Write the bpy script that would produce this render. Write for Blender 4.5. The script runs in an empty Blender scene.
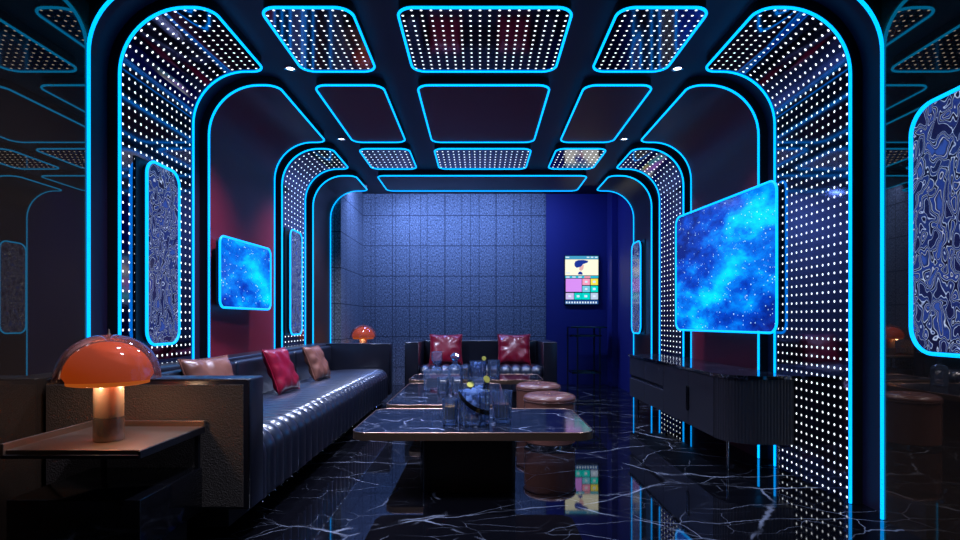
import bpy, bmesh, math, random
from mathutils import Vector, Matrix
random.seed(7)
PI = math.pi
sc = bpy.context.scene
COL = sc.collection

# ------------------------------------------------------------------ camera
F = 555.0                                   # focal length in pixels of the 960 px frame
cam_d = bpy.data.cameras.new('camera'); cam = bpy.data.objects.new('camera', cam_d); COL.objects.link(cam)
cam.location = (-0.03, 0, 1.1); cam.rotation_euler = (PI/2, 0, 0)
cam_d.sensor_width = 36; cam_d.lens = F/960*36
cam_d.shift_x = 0.0; cam_d.shift_y = 51/960
cam_d.clip_start = 0.02
sc.camera = cam
# ------------------------------------------------------------------ world, view
w = bpy.data.worlds.new('world'); sc.world = w; w.use_nodes = True
w.node_tree.nodes['Background'].inputs[0].default_value = (0.02, 0.03, 0.08, 1)
w.node_tree.nodes['Background'].inputs[1].default_value = 0.0
sc.view_settings.view_transform = 'Standard'; sc.view_settings.look = 'None'
sc.view_settings.exposure = 0.0; sc.view_settings.gamma = 1.0
sc.view_settings.use_curve_mapping = False
sc.cycles.use_denoising = True
sc.cycles.max_bounces = 14; sc.cycles.transparent_max_bounces = 24; sc.cycles.glossy_bounces = 6; sc.cycles.transmission_bounces = 10
sc.cycles.diffuse_bounces = 3
sc.cycles.sample_clamp_indirect = 4.0
sc.cycles.caustics_reflective = False; sc.cycles.caustics_refractive = False

def area(name, loc, size, power, color, rot=(0, 0, 0), spread=PI):
    l = bpy.data.lights.new(name, 'AREA'); l.shape = 'RECTANGLE'; l.size, l.size_y = size
    l.energy = power; l.color = color; l.spread = spread
    o = bpy.data.objects.new(name, l); COL.objects.link(o); o.location = loc; o.rotation_euler = rot
    return o
def spot(name, loc, power, color, angle=1.6, rot=(0, 0, 0), blend=0.6, r=0.04):
    l = bpy.data.lights.new(name, 'SPOT'); l.energy = power; l.color = color
    l.spot_size = angle; l.spot_blend = blend; l.shadow_soft_size = r
    o = bpy.data.objects.new(name, l); COL.objects.link(o); o.location = loc; o.rotation_euler = rot
    return o

ICE = (0.60, 0.68, 1.0)
DOWN = [(-1.50, 4.30), (1.50, 4.30), (-1.52, 5.965), (1.52, 5.965)]
# cove strips over the stone wall, behind the last arch
area('cove_light', (-0.5, 8.55, 3.24), (2.9, 0.15), 76, (0.20, 0.36, 1.0), rot=(math.radians(32), 0, 0))
area('cove_light_side', (-1.4, 8.75, 3.24), (0.15, 0.9), 17, (0.22, 0.38, 1.0), rot=(0, math.radians(-25), 0))
area('cove_light_right', (1.6, 8.7, 3.24), (1.0, 0.15), 3, (0.05, 0.08, 1.0), rot=(math.radians(20), 0, 0))
for x, y in DOWN:
    spot('downlight_and_fill_spot', (x, y, 3.03), 330 if x < 0 else 150, ICE, 1.75, blend=1.0, r=0.10)
for x, y, p in ((-1.5, 6.98, 260), (1.5, 6.98, 60), (-0.45, 4.30, 280), (0.5, 5.965, 60), (0.0, 6.98, 170), (-0.3, 2.3, 170), (-1.1, 2.7, 160), (1.5, 1.6, 60)):  # added fill spots without fixtures, to brighten sofa, tables and cabinet
    spot('downlight_and_fill_spot', (x, y, 3.03 if y > 3.2 else 3.24), p, ICE, 1.9, blend=1.0, r=0.10)

# ------------------------------------------------------------------ materials
def new_mat(name):
    m = bpy.data.materials.new(name); m.use_nodes = True
    nt = m.node_tree
    return m, nt, nt.nodes, nt.links, nt.nodes['Principled BSDF']
def pm(name, color, rough=0.5, metal=0.0, ior=1.5, coat=0.0, coat_rough=0.05, spec=0.5, emis=None, es=0.0, trans=0.0):
    m, nt, N, L, b = new_mat(name)
    b.inputs['Base Color'].default_value = (*color, 1)
    b.inputs['Roughness'].default_value = rough; b.inputs['Metallic'].default_value = metal
    b.inputs['IOR'].default_value = ior; b.inputs['Coat Weight'].default_value = coat
    b.inputs['Coat Roughness'].default_value = coat_rough
    b.inputs['Specular IOR Level'].default_value = spec
    b.inputs['Transmission Weight'].default_value = trans
    if emis:
        b.inputs['Emission Color'].default_value = (*emis, 1); b.inputs['Emission Strength'].default_value = es
    return m
def nd(N, t, **kw):
    n = N.new(t)
    for k, v in kw.items(): setattr(n, k, v)
    return n
def bump_noise(m, scale, strength, dist=0.01, detail=3, coord='Object'):
    N = m.node_tree.nodes; L = m.node_tree.links; b = N['Principled BSDF']
    tc = nd(N, 'ShaderNodeTexCoord'); no = nd(N, 'ShaderNodeTexNoise')
    no.inputs['Scale'].default_value = scale; no.inputs['Detail'].default_value = detail
    bp = nd(N, 'ShaderNodeBump'); bp.inputs['Strength'].default_value = strength; bp.inputs['Distance'].default_value = dist
    L.new(tc.outputs[coord], no.inputs['Vector']); L.new(no.outputs[0], bp.inputs['Height']); L.new(bp.outputs[0], b.inputs['Normal'])
    return m
def ramp(N, stops, interp='LINEAR'):
    r = nd(N, 'ShaderNodeValToRGB'); r.color_ramp.interpolation = interp
    e = r.color_ramp.elements
    while len(e) > len(stops): e.remove(e[-1])
    while len(e) < len(stops): e.new(0.5)
    for q, (p, c) in zip(e, stops):
        q.position = p; q.color = (*c, 1) if len(c) == 3 else c
    return r

M = {}
M['neon'] = pm('cyan_neon_glow', (0, 0, 0), 0.5, emis=(0.0, 0.76, 2.3), es=1.0)
M['neon_white'] = pm('led_white', (0, 0, 0), emis=(0.8, 0.9, 1.0), es=6.0)
M['shell'] = pm('dark_blue_satin_metal', (0.028, 0.008, 0.032), 0.5, metal=0.0, ior=1.5)
M['black'] = pm('matte_black', (0.006, 0.006, 0.009), 0.5)
M['blackgloss'] = pm('gloss_black', (0.006, 0.006, 0.008), 0.12)
M['burgundy'] = bump_noise(pm('burgundy_satin', (0.22, 0.010, 0.026), 0.45), 40, 0.05)
M['darkwood'] = pm('espresso_panel', (0.040, 0.012, 0.007), 0.40)
M['copper'] = pm('rose_copper', (0.62, 0.36, 0.24), 0.28, metal=1.0)
M['bronze'] = bump_noise(pm('aged_bronze', (0.26, 0.16, 0.10), 0.45, metal=0.8), 120, 0.3, 0.004)
M['chrome'] = pm('chrome', (0.7, 0.7, 0.75), 0.12, metal=1.0)
M['leather'] = bump_noise(pm('black_leather', (0.012, 0.013, 0.022), 0.30, coat=0.25, coat_rough=0.2), 180, 0.06, 0.002)
M['seat'] = pm('black_satin_leather', (0.016, 0.018, 0.034), 0.30, coat=1.0, coat_rough=0.20, spec=0.8)
M['fabric'] = bump_noise(pm('charcoal_boucle', (0.12, 0.095, 0.075), 0.8, spec=0.3), 150, 1.0, 0.008, 4)
M['red'] = bump_noise(pm('red_satin_leather', (0.27, 0.004, 0.022), 0.30, coat=0.35, coat_rough=0.2), 6, 0.3, 0.03, 2)
M['brown'] = bump_noise(pm('brown_satin_leather', (0.26, 0.095, 0.06), 0.34, coat=0.3, coat_rough=0.2), 7, 0.5, 0.03, 2)
M['stool'] = pm('rose_brown_leather', (0.22, 0.085, 0.06), 0.27, coat=0.5, coat_rough=0.2)
M['pedestal'] = pm('black_brown_pedestal', (0.03, 0.018, 0.013), 0.3)
M['cabinet'] = bump_noise(pm('charcoal_cabinet', (0.05, 0.048, 0.06), 0.34), 60, 0.12, 0.003)
M['amber'] = pm('amber_drink', (0.75, 0.36, 0.06), 0.05, ior=1.33, trans=0.35)
M['dark_drink'] = pm('dark_drink', (0.03, 0.008, 0.004), 0.1)
M['cream'] = pm('cream_foam', (0.75, 0.58, 0.40), 0.6)
M['rose_drink'] = pm('rose_drink', (0.55, 0.24, 0.16), 0.05, ior=1.33, trans=0.5)
M['lemon'] = pm('lemon_flesh', (0.80, 0.70, 0.10), 0.4)
M['gold'] = pm('gold', (0.9, 0.62, 0.25), 0.2, metal=1.0)
M['table_bronze'] = pm('satin_bronze', (0.24, 0.17, 0.12), 0.40, metal=0.7)
M['lamp_metal'] = pm('brushed_bronze', (0.55, 0.40, 0.28), 0.30, metal=0.6)
M['lamp_base'] = pm('polished_bronze', (0.42, 0.32, 0.28), 0.25, metal=0.75)
M['lamp_inner'] = pm('orange_diffuser', (0.85, 0.20, 0.04), 0.45, emis=(1.0, 0.19, 0.02), es=0.30)
M['blue_wall'] = pm('deep_blue_paint', (0.018, 0.020, 0.17), 0.6)
M['ceiling_paint'] = pm('black_paint', (0.008, 0.008, 0.012), 0.5)

def m_glass():
    # thin-walled crystal: clear, glossy by fresnel, with a faint cut-glass scatter
    m, nt, N, L, b = new_mat('crystal_glass')
    out = N['Material Output']
    tr = nd(N, 'ShaderNodeBsdfTransparent'); tr.inputs[0].default_value = (0.90, 0.95, 1.0, 1)
    gl = nd(N, 'ShaderNodeBsdfGlossy'); gl.inputs['Roughness'].default_value = 0.06; gl.inputs[0].default_value = (0.75, 0.87, 1, 1)
    df = nd(N, 'ShaderNodeBsdfDiffuse'); df.inputs[0].default_value = (0.45, 0.62, 1.0, 1)
    fr = nd(N, 'ShaderNodeFresnel'); fr.inputs[0].default_value = 1.75
    m1 = nd(N, 'ShaderNodeMixShader'); m1.inputs[0].default_value = 0.15
    m2 = nd(N, 'ShaderNodeMixShader')
    L.new(tr.outputs[0], m1.inputs[1]); L.new(df.outputs[0], m1.inputs[2])
    L.new(fr.outputs[0], m2.inputs[0]); L.new(m1.outputs[0], m2.inputs[1]); L.new(gl.outputs[0], m2.inputs[2])
    L.new(m2.outputs[0], out.inputs[0])
    return m
M['glass'] = m_glass()
def m_ice():
    m = pm('ice', (0.32, 0.52, 1.0), 0.10, ior=1.5, trans=0.15, coat=0.6)
    return bump_noise(m, 30, 0.6, 0.01)
M['ice'] = m_ice()

def m_shade():
    # clear outer dome: orange tinted see-through glass with a fresnel gloss
    m, nt, N, L, b = new_mat('tinted_dome_glass')
    out = N['Material Output']
    tr = nd(N, 'ShaderNodeBsdfTransparent'); tr.inputs[0].default_value = (1.0, 0.62, 0.50, 1)
    gl = nd(N, 'ShaderNodeBsdfGlossy'); gl.inputs['Roughness'].default_value = 0.05; gl.inputs[0].default_value = (0.8, 0.85, 1, 1)
    df = nd(N, 'ShaderNodeBsdfDiffuse'); df.inputs[0].default_value = (0.55, 0.15, 0.11, 1)
    fr = nd(N, 'ShaderNodeFresnel'); fr.inputs[0].default_value = 1.7
    m1 = nd(N, 'ShaderNodeMixShader'); m1.inputs[0].default_value = 0.30
    m2 = nd(N, 'ShaderNodeMixShader')
    L.new(tr.outputs[0], m1.inputs[1]); L.new(df.outputs[0], m1.inputs[2])
    L.new(fr.outputs[0], m2.inputs[0]); L.new(m1.outputs[0], m2.inputs[1]); L.new(gl.outputs[0], m2.inputs[2])
    L.new(m2.outputs[0], out.inputs[0])
    return m
M['shade'] = m_shade()

def m_dots(pv=0.0597):
    m, nt, N, L, b = new_mat('mirror_with_led_dots')
    b.inputs['Base Color'].default_value = (0.155, 0.165, 0.26, 1); b.inputs['Metallic'].default_value = 1.0
    b.inputs['Roughness'].default_value = 0.07
    uv = nd(N, 'ShaderNodeUVMap', uv_map='UVMap')
    sc_ = nd(N, 'ShaderNodeVectorMath', operation='MULTIPLY'); sc_.inputs[1].default_value = (1/0.0597, 1/pv, 1)
    fr = nd(N, 'ShaderNodeVectorMath', operation='FRACTION')
    sb = nd(N, 'ShaderNodeVectorMath', operation='SUBTRACT'); sb.inputs[1].default_value = (0.5, 0.5, 0)
    ln = nd(N, 'ShaderNodeVectorMath', operation='LENGTH')
    lt = nd(N, 'ShaderNodeMapRange'); lt.inputs['From Min'].default_value = 0.125; lt.inputs['From Max'].default_value = 0.145
    lt.inputs['To Min'].default_value = 1; lt.inputs['To Max'].default_value = 0
    ml = nd(N, 'ShaderNodeMath', operation='MULTIPLY'); ml.inputs[1].default_value = 1.9
    L.new(uv.outputs[0], sc_.inputs[0]); L.new(sc_.outputs[0], fr.inputs[0]); L.new(fr.outputs[0], sb.inputs[0])
    L.new(sb.outputs[0], ln.inputs[0]); L.new(ln.outputs['Value'], lt.inputs['Value']); L.new(lt.outputs[0], ml.inputs[0])
    b.inputs['Emission Color'].default_value = (0.86, 0.92, 1.0, 1); L.new(ml.outputs[0], b.inputs['Emission Strength'])
    m.cycles.emission_sampling = 'NONE'
    return m
M['dots'] = m_dots(); M['dots_wide'] = m_dots(0.104)

def m_wallmirror():
    m, nt, N, L, b = new_mat('smoked_mirror_lacquer')
    b.inputs['Base Color'].default_value = (0.085, 0.05, 0.03, 1); b.inputs['Roughness'].default_value = 0.55
    b.inputs['Specular IOR Level'].default_value = 0.2
    out = N['Material Output']
    gl = nd(N, 'ShaderNodeBsdfGlossy'); gl.inputs['Roughness'].default_value = 0.012; gl.inputs[0].default_value = (0.26, 0.20, 0.14, 1)
    mx = nd(N, 'ShaderNodeMixShader'); mx.inputs[0].default_value = 0.6
    L.new(b.outputs[0], mx.inputs[1]); L.new(gl.outputs[0], mx.inputs[2]); L.new(mx.outputs[0], out.inputs[0])
    return m
M['wallmirror'] = m_wallmirror()

def m_marble(name, base, vein, scale, rough, ior, vw=0.012, tint2=None):
    m, nt, N, L, b = new_mat(name)
    tc = nd(N, 'ShaderNodeTexCoord')
    no = nd(N, 'ShaderNodeTexNoise'); no.inputs['Scale'].default_value = scale*1.4; no.inputs['Detail'].default_value = 5
    mad = nd(N, 'ShaderNodeVectorMath', operation='MULTIPLY_ADD'); mad.inputs[1].default_value = (0.30, 0.30, 0.30)
    L.new(tc.outputs['Object'], no.inputs['Vector']); L.new(no.outputs['Color'], mad.inputs[0]); L.new(tc.outputs['Object'], mad.inputs[2])
    fac = None
    for k, (s, wd, amt) in enumerate(((scale, vw*.8, 1.0), (scale*2.4, vw*0.9, 0.5), (scale*0.6, vw*0.7, 1.0))):
        mp = nd(N, 'ShaderNodeMapping'); mp.inputs['Rotation'].default_value = (0, 0, 0.5 + k); mp.inputs['Scale'].default_value = (1, 2.0 if k != 2 else 1.3, 1)
        mp.inputs['Location'].default_value = (k*3.3, k*1.7, 0)
        v = nd(N, 'ShaderNodeTexVoronoi', feature='DISTANCE_TO_EDGE'); v.inputs['Scale'].default_value = s
        L.new(mad.outputs[0], mp.inputs[0]); L.new(mp.outputs[0], v.inputs['Vector'])
        mr = nd(N, 'ShaderNodeMapRange', interpolation_type='SMOOTHSTEP'); mr.inputs['From Min'].default_value = 0; mr.inputs['From Max'].default_value = wd*(1.6 if k == 2 else 1)
        mr.inputs['To Min'].default_value = amt; mr.inputs['To Max'].default_value = 0
        L.new(v.outputs['Distance'], mr.inputs['Value'])
        n2 = nd(N, 'ShaderNodeTexNoise'); n2.inputs['Scale'].default_value = scale*1.2 + k; n2.inputs['Detail'].default_value = 2
        L.new(tc.outputs['Object'], n2.inputs['Vector'])
        r2 = nd(N, 'ShaderNodeMapRange'); r2.inputs['From Min'].default_value = 0.42; r2.inputs['From Max'].default_value = 0.62
        L.new(n2.outputs[0], r2.inputs['Value'])
        mu = nd(N, 'ShaderNodeMath', operation='MULTIPLY'); L.new(mr.outputs[0], mu.inputs[0]); L.new(r2.outputs[0], mu.inputs[1])
        if fac is None: fac = mu.outputs[0]
        else:
            mx = nd(N, 'ShaderNodeMath', operation='MAXIMUM'); L.new(fac, mx.inputs[0]); L.new(mu.outputs[0], mx.inputs[1]); fac = mx.outputs[0]
    mc = nd(N, 'ShaderNodeMix', data_type='RGBA'); L.new(fac, mc.inputs[0])
    mc.inputs[6].default_value = (*base, 1); mc.inputs[7].default_value = (*vein, 1)
    L.new(mc.outputs[2], b.inputs['Base Color'])
    b.inputs['Roughness'].default_value = rough; b.inputs['IOR'].default_value = ior
    return m
M['floor'] = m_marble('black_marble_floor', (0.004, 0.004, 0.006), (0.34, 0.37, 0.45), 1.25, 0.035, 1.6, 0.010)
M['marble'] = m_marble('black_marble_top', (0.006, 0.008, 0.016), (0.40, 0.44, 0.60), 2.6, 0.10, 1.6, 0.016)

def m_galaxy():
    m, nt, N, L, b = new_mat('galaxy_picture')
    b.inputs['Base Color'].default_value = (0, 0, 0, 1); b.inputs['Roughness'].default_value = 0.15
    uv = nd(N, 'ShaderNodeUVMap', uv_map='UVMap')
    n1 = nd(N, 'ShaderNodeTexNoise'); n1.inputs['Scale'].default_value = 2.6; n1.inputs['Detail'].default_value = 8; n1.inputs['Roughness'].default_value = 0.62; n1.inputs['Distortion'].default_value = 0.15
    mp = nd(N, 'ShaderNodeMapping'); mp.inputs['Rotation'].default_value = (0, 0, -0.7); mp.inputs['Scale'].default_value = (0.75, 1.5, 1)
    L.new(uv.outputs[0], mp.inputs[0]); L.new(mp.outputs[0], n1.inputs['Vector'])
    # bright band: stronger near the diagonal
    gr = nd(N, 'ShaderNodeVectorMath', operation='DOT_PRODUCT'); gr.inputs[1].default_value = (0.62, 0.78, 0)
    L.new(uv.outputs[0], gr.inputs[0])
    sub = nd(N, 'ShaderNodeMath', operation='SUBTRACT'); sub.inputs[1].default_value = 1.60; L.new(gr.outputs['Value'], sub.inputs[0])
    ab = nd(N, 'ShaderNodeMath', operation='ABSOLUTE'); L.new(sub.outputs[0], ab.inputs[0])
    mr = nd(N, 'ShaderNodeMapRange'); mr.inputs['From Min'].default_value = 0; mr.inputs['From Max'].default_value = 0.75; mr.inputs['To Min'].default_value = 0.17; mr.inputs['To Max'].default_value = -0.12
    L.new(ab.outputs[0], mr.inputs['Value'])
    ad = nd(N, 'ShaderNodeMath', operation='ADD'); L.new(n1.outputs[0], ad.inputs[0]); L.new(mr.outputs[0], ad.inputs[1])
    r = ramp(N, [(0.34, (0.0, 0.008, 0.17)), (0.48, (0.0, 0.05, 0.50)), (0.59, (0.0, 0.19, 0.80)), (0.68, (0.0, 0.45, 0.95)), (0.82, (0.0, 0.78, 0.95))])
    L.new(ad.outputs[0], r.inputs[0])
    v = nd(N, 'ShaderNodeTexVoronoi'); v.inputs['Scale'].default_value = 38
    L.new(uv.outputs[0], v.inputs['Vector'])
    cs = nd(N, 'ShaderNodeSeparateColor'); L.new(v.outputs['Color'], cs.inputs[0])
    sz = nd(N, 'ShaderNodeMapRange'); sz.inputs['From Min'].default_value = 0.35; sz.inputs['From Max'].default_value = 1.0; sz.inputs['To Min'].default_value = 0.0; sz.inputs['To Max'].default_value = 0.21
    L.new(cs.outputs[0], sz.inputs['Value'])
    lt = nd(N, 'ShaderNodeMath', operation='LESS_THAN'); L.new(v.outputs['Distance'], lt.inputs[0]); L.new(sz.outputs[0], lt.inputs[1])
    mc = nd(N, 'ShaderNodeMix', data_type='RGBA'); L.new(lt.outputs[0], mc.inputs[0]); L.new(r.outputs[0], mc.inputs[6]); mc.inputs[7].default_value = (0.7, 0.95, 1, 1)
    L.new(mc.outputs[2], b.inputs['Emission Color']); b.inputs['Emission Strength'].default_value = 1.25
    return m
M['galaxy'] = m_galaxy()

def m_art():
    m, nt, N, L, b = new_mat('contour_artwork')
    uv = nd(N, 'ShaderNodeUVMap', uv_map='UVMap')
    mp = nd(N, 'ShaderNodeMapping'); mp.inputs['Scale'].default_value = (1.0, 0.62, 1); L.new(uv.outputs[0], mp.inputs[0])
    n1 = nd(N, 'ShaderNodeTexNoise'); n1.inputs['Scale'].default_value = 19; n1.inputs['Detail'].default_value = 0.6; n1.inputs['Distortion'].default_value = 0.5
    L.new(mp.outputs[0], n1.inputs['Vector'])
    r = ramp(N, [(0.0, (0.004, 0.004, 0.02)), (0.37, (0.006, 0.008, 0.05)), (0.375, (0.35, 0.45, 0.75)), (0.39, (0.008, 0.012, 0.06)),
                 (0.425, (0.010, 0.02, 0.12)), (0.465, (0.009, 0.018, 0.09)), (0.47, (0.35, 0.45, 0.75)), (0.483, (0.004, 0.004, 0.02)),
                 (0.53, (0.004, 0.004, 0.025)), (0.536, (0.45, 0.55, 0.80)), (0.548, (0.01, 0.02, 0.09)), (0.58, (0.012, 0.03, 0.18)),
                 (0.62, (0.010, 0.02, 0.12)), (0.627, (0.45, 0.50, 0.70)), (0.64, (0.005, 0.005, 0.02)), (0.70, (0.02, 0.05, 0.25))])
    L.new(n1.outputs[0], r.inputs[0])
    b.inputs['Base Color'].default_value = (0.01, 0.012, 0.03, 1); b.inputs['Roughness'].default_value = 0.12
    L.new(r.outputs[0], b.inputs['Emission Color']); b.inputs['Emission Strength'].default_value = 1.25
    m.cycles.emission_sampling = 'NONE'
    return m
M['art'] = m_art()

def m_stone():
    m, nt, N, L, b = new_mat('grey_textile_tile')
    uv = nd(N, 'ShaderNodeUVMap', uv_map='UVMap')
    sp = nd(N, 'ShaderNodeSeparateXYZ'); L.new(uv.outputs[0], sp.inputs[0])
    def line(sock, pitch, off, width):
        a = nd(N, 'ShaderNodeMath', operation='ADD'); a.inputs[1].default_value = off; L.new(sock, a.inputs[0])
        d = nd(N, 'ShaderNodeMath', operation='DIVIDE'); d.inputs[1].default_value = pitch; L.new(a.outputs[0], d.inputs[0])
        f = nd(N, 'ShaderNodeMath', operation='FRACT'); L.new(d.outputs[0], f.inputs[0])
        l = nd(N, 'ShaderNodeMath', operation='LESS_THAN'); l.inputs[1].default_value = width/pitch; L.new(f.outputs[0], l.inputs[0])
        return l.outputs[0]
    l1 = line(sp.outputs[0], 0.30, 0.05, 0.010); l2 = line(sp.outputs[1], 0.524, 0.227, 0.014)
    l3 = line(sp.outputs[0], 0.43, 0.2, 0.008)
    mx0 = nd(N, 'ShaderNodeMath', operation='MAXIMUM'); L.new(l1, mx0.inputs[0]); L.new(l3, mx0.inputs[1])
    mx = nd(N, 'ShaderNodeMath', operation='MAXIMUM'); L.new(mx0.outputs[0], mx.inputs[0]); L.new(l2, mx.inputs[1])
    n = nd(N, 'ShaderNodeTexNoise'); n.inputs['Scale'].default_value = 42; n.inputs['Detail'].default_value = 4; n.inputs['Roughness'].default_value = 0.7
    mp = nd(N, 'ShaderNodeMapping'); mp.inputs['Scale'].default_value = (1.6, 0.8, 1); L.new(uv.outputs[0], mp.inputs[0]); L.new(mp.outputs[0], n.inputs['Vector'])
    r = ramp(N, [(0.36, (0.04, 0.045, 0.06)), (0.5, (0.17, 0.18, 0.21)), (0.64, (0.40, 0.41, 0.45))]); L.new(n.outputs[0], r.inputs[0])
    mc = nd(N, 'ShaderNodeMix', data_type='RGBA'); L.new(mx.outputs[0], mc.inputs[0]); L.new(r.outputs[0], mc.inputs[6]); mc.inputs[7].default_value = (0.035, 0.04, 0.06, 1)
    L.new(mc.outputs[2], b.inputs['Base Color']); b.inputs['Roughness'].default_value = 0.75
    bp = nd(N, 'ShaderNodeBump'); bp.inputs['Strength'].default_value = 0.5; bp.inputs['Distance'].default_value = 0.01
    L.new(n.outputs[0], bp.inputs['Height']); L.new(bp.outputs[0], b.inputs['Normal'])
    return m
M['stone'] = m_stone()

# ------------------------------------------------------------------ helpers
def link(name, me, mats, parent=None):
    if not isinstance(mats, (list, tuple)): mats = [mats]
    for m in mats: me.materials.append(m)
    o = bpy.data.objects.new(name, me); COL.objects.link(o)
    if parent is not None: o.parent = parent
    return o
def obj(name, bm, mats, parent=None, smooth=None):
    bmesh.ops.recalc_face_normals(bm, faces=bm.faces[:]) if smooth != 'keep' else None
    me = bpy.data.meshes.new(name); bm.to_mesh(me); bm.free()
    if smooth is True:
        for p in me.polygons: p.use_smooth = True
    elif isinstance(smooth, float):
        for p in me.polygons: p.use_smooth = True
        me.set_sharp_from_angle(angle=smooth)
    return link(name, me, mats, parent)
def thing(name, label, cat, loc=(0, 0, 0), rz=0, group=None):
    o = bpy.data.objects.new(name, None); COL.objects.link(o)
    o.location = loc; o.rotation_euler = (0, 0, rz); o.empty_display_size = 0.1
    return tag(o, label, cat, group)
def tag(o, label, cat, group=None):
    o['label'] = label; o['category'] = cat
    if group: o['group'] = group
    return o
def struct(o): o['kind'] = 'structure'; return o
def dup(o, parent=None):
    c = o.copy(); COL.objects.link(c)
    if parent is not None: c.parent = parent
    for ch in list(o.children): dup(ch, c)
    return c
def box(bm, a, b, bev=0.0, seg=2, mi=0):
    r = bmesh.ops.create_cube(bm, size=1.0)
    vs = r['verts']
    for v in vs:
        v.co = Vector([(a[i]+b[i])/2 + v.co[i]*(b[i]-a[i]) for i in range(3)])
    fs = list({f for v in vs for f in v.link_faces})
    for f in fs: f.material_index = mi
    if bev > 0:
        es = list({e for f in fs for e in f.edges})
        bmesh.ops.bevel(bm, geom=es, offset=bev, segments=seg, affect='EDGES', profile=0.5)
def lathe(bm, prof, seg=32, c=(0, 0, 0), ribs=0, rib=0.0, cap=True, mi=0):
    rings = []
    for r, z in prof:
        ring = []
        for k in range(seg):
            a = 2*PI*k/seg
            rr = r*(1 + rib*math.cos(ribs*a)) if ribs and r > 0.01 else r
            ring.append(bm.verts.new((c[0]+rr*math.cos(a), c[1]+rr*math.sin(a), c[2]+z)))
        rings.append(ring)
    for i in range(len(rings)-1):
        for k in range(seg):
            f = bm.faces.new((rings[i][k], rings[i][(k+1) % seg], rings[i+1][(k+1) % seg], rings[i+1][k])); f.material_index = mi
    if cap:
        f = bm.faces.new(rings[0][::-1]); f.material_index = mi
        f = bm.faces.new(rings[-1]); f.material_index = mi
def tube(bm, pts, r, closed=False, seg=8):
    pts = [Vector(p) for p in pts]
    q = [pts[0]]
    for p in pts[1:]:
        if (p-q[-1]).length > 1e-5: q.append(p)
    if closed and (q[0]-q[-1]).length < 1e-5: q.pop()
    n = len(q); rings = []
    prev = None
    for i in range(n):
        if closed: t = (q[(i+1) % n]-q[i-1])
        else: t = q[min(i+1, n-1)]-q[max(i-1, 0)]
        t.normalize()
        if prev is None:
            up = Vector((0, 0, 1)) if abs(t.z) < 0.9 else Vector((1, 0, 0))
            nrm = t.cross(up).normalized()
        else:
            nrm = (prev - t*prev.dot(t)).normalized()
        prev = nrm; bn = t.cross(nrm)
        rings.append([bm.verts.new(q[i] + nrm*r*math.cos(2*PI*k/seg) + bn*r*math.sin(2*PI*k/seg)) for k in range(seg)])
    m = n if closed else n-1
    for i in range(m):
        a, b_ = rings[i], rings[(i+1) % n]
        off = 0
        if closed and i == n-1:
            off = min(range(seg), key=lambda o_: (a[0].co-b_[o_].co).length)
        for k in range(seg):
            bm.faces.new((a[k], a[(k+1) % seg], b_[(k+1+off) % seg], b_[(k+off) % seg]))
    if not closed:
        bm.faces.new(rings[0][::-1]); bm.faces.new(rings[-1])
def rr_outline(u0, u1, v0, v1, r, n=8, square_u0=False, extra=()):
    """closed outline of a rounded rectangle; when square_u0, open path starting and ending on the u0 side"""
    def arc(cu, cv, a0):
        return [(cu+r*math.cos(a0+PI/2*k/n), cv+r*math.sin(a0+PI/2*k/n)) for k in range(n+1)]
    us = sorted([u for u in extra if u0+r < u < u1-r])
    p = []
    if square_u0: p += [(u0, v0)] + [(u, v0) for u in us if u < u1-r]
    else: p += arc(u0+r, v0+r, PI) + [(u, v0) for u in us]
    p += arc(u1-r, v0+r, -PI/2) + arc(u1-r, v1-r, 0) + [(u, v1) for u in reversed(us)]
    if square_u0: p += [(u0, v1)]
    else: p += arc(u0+r, v1-r, PI/2)
    return p
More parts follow.
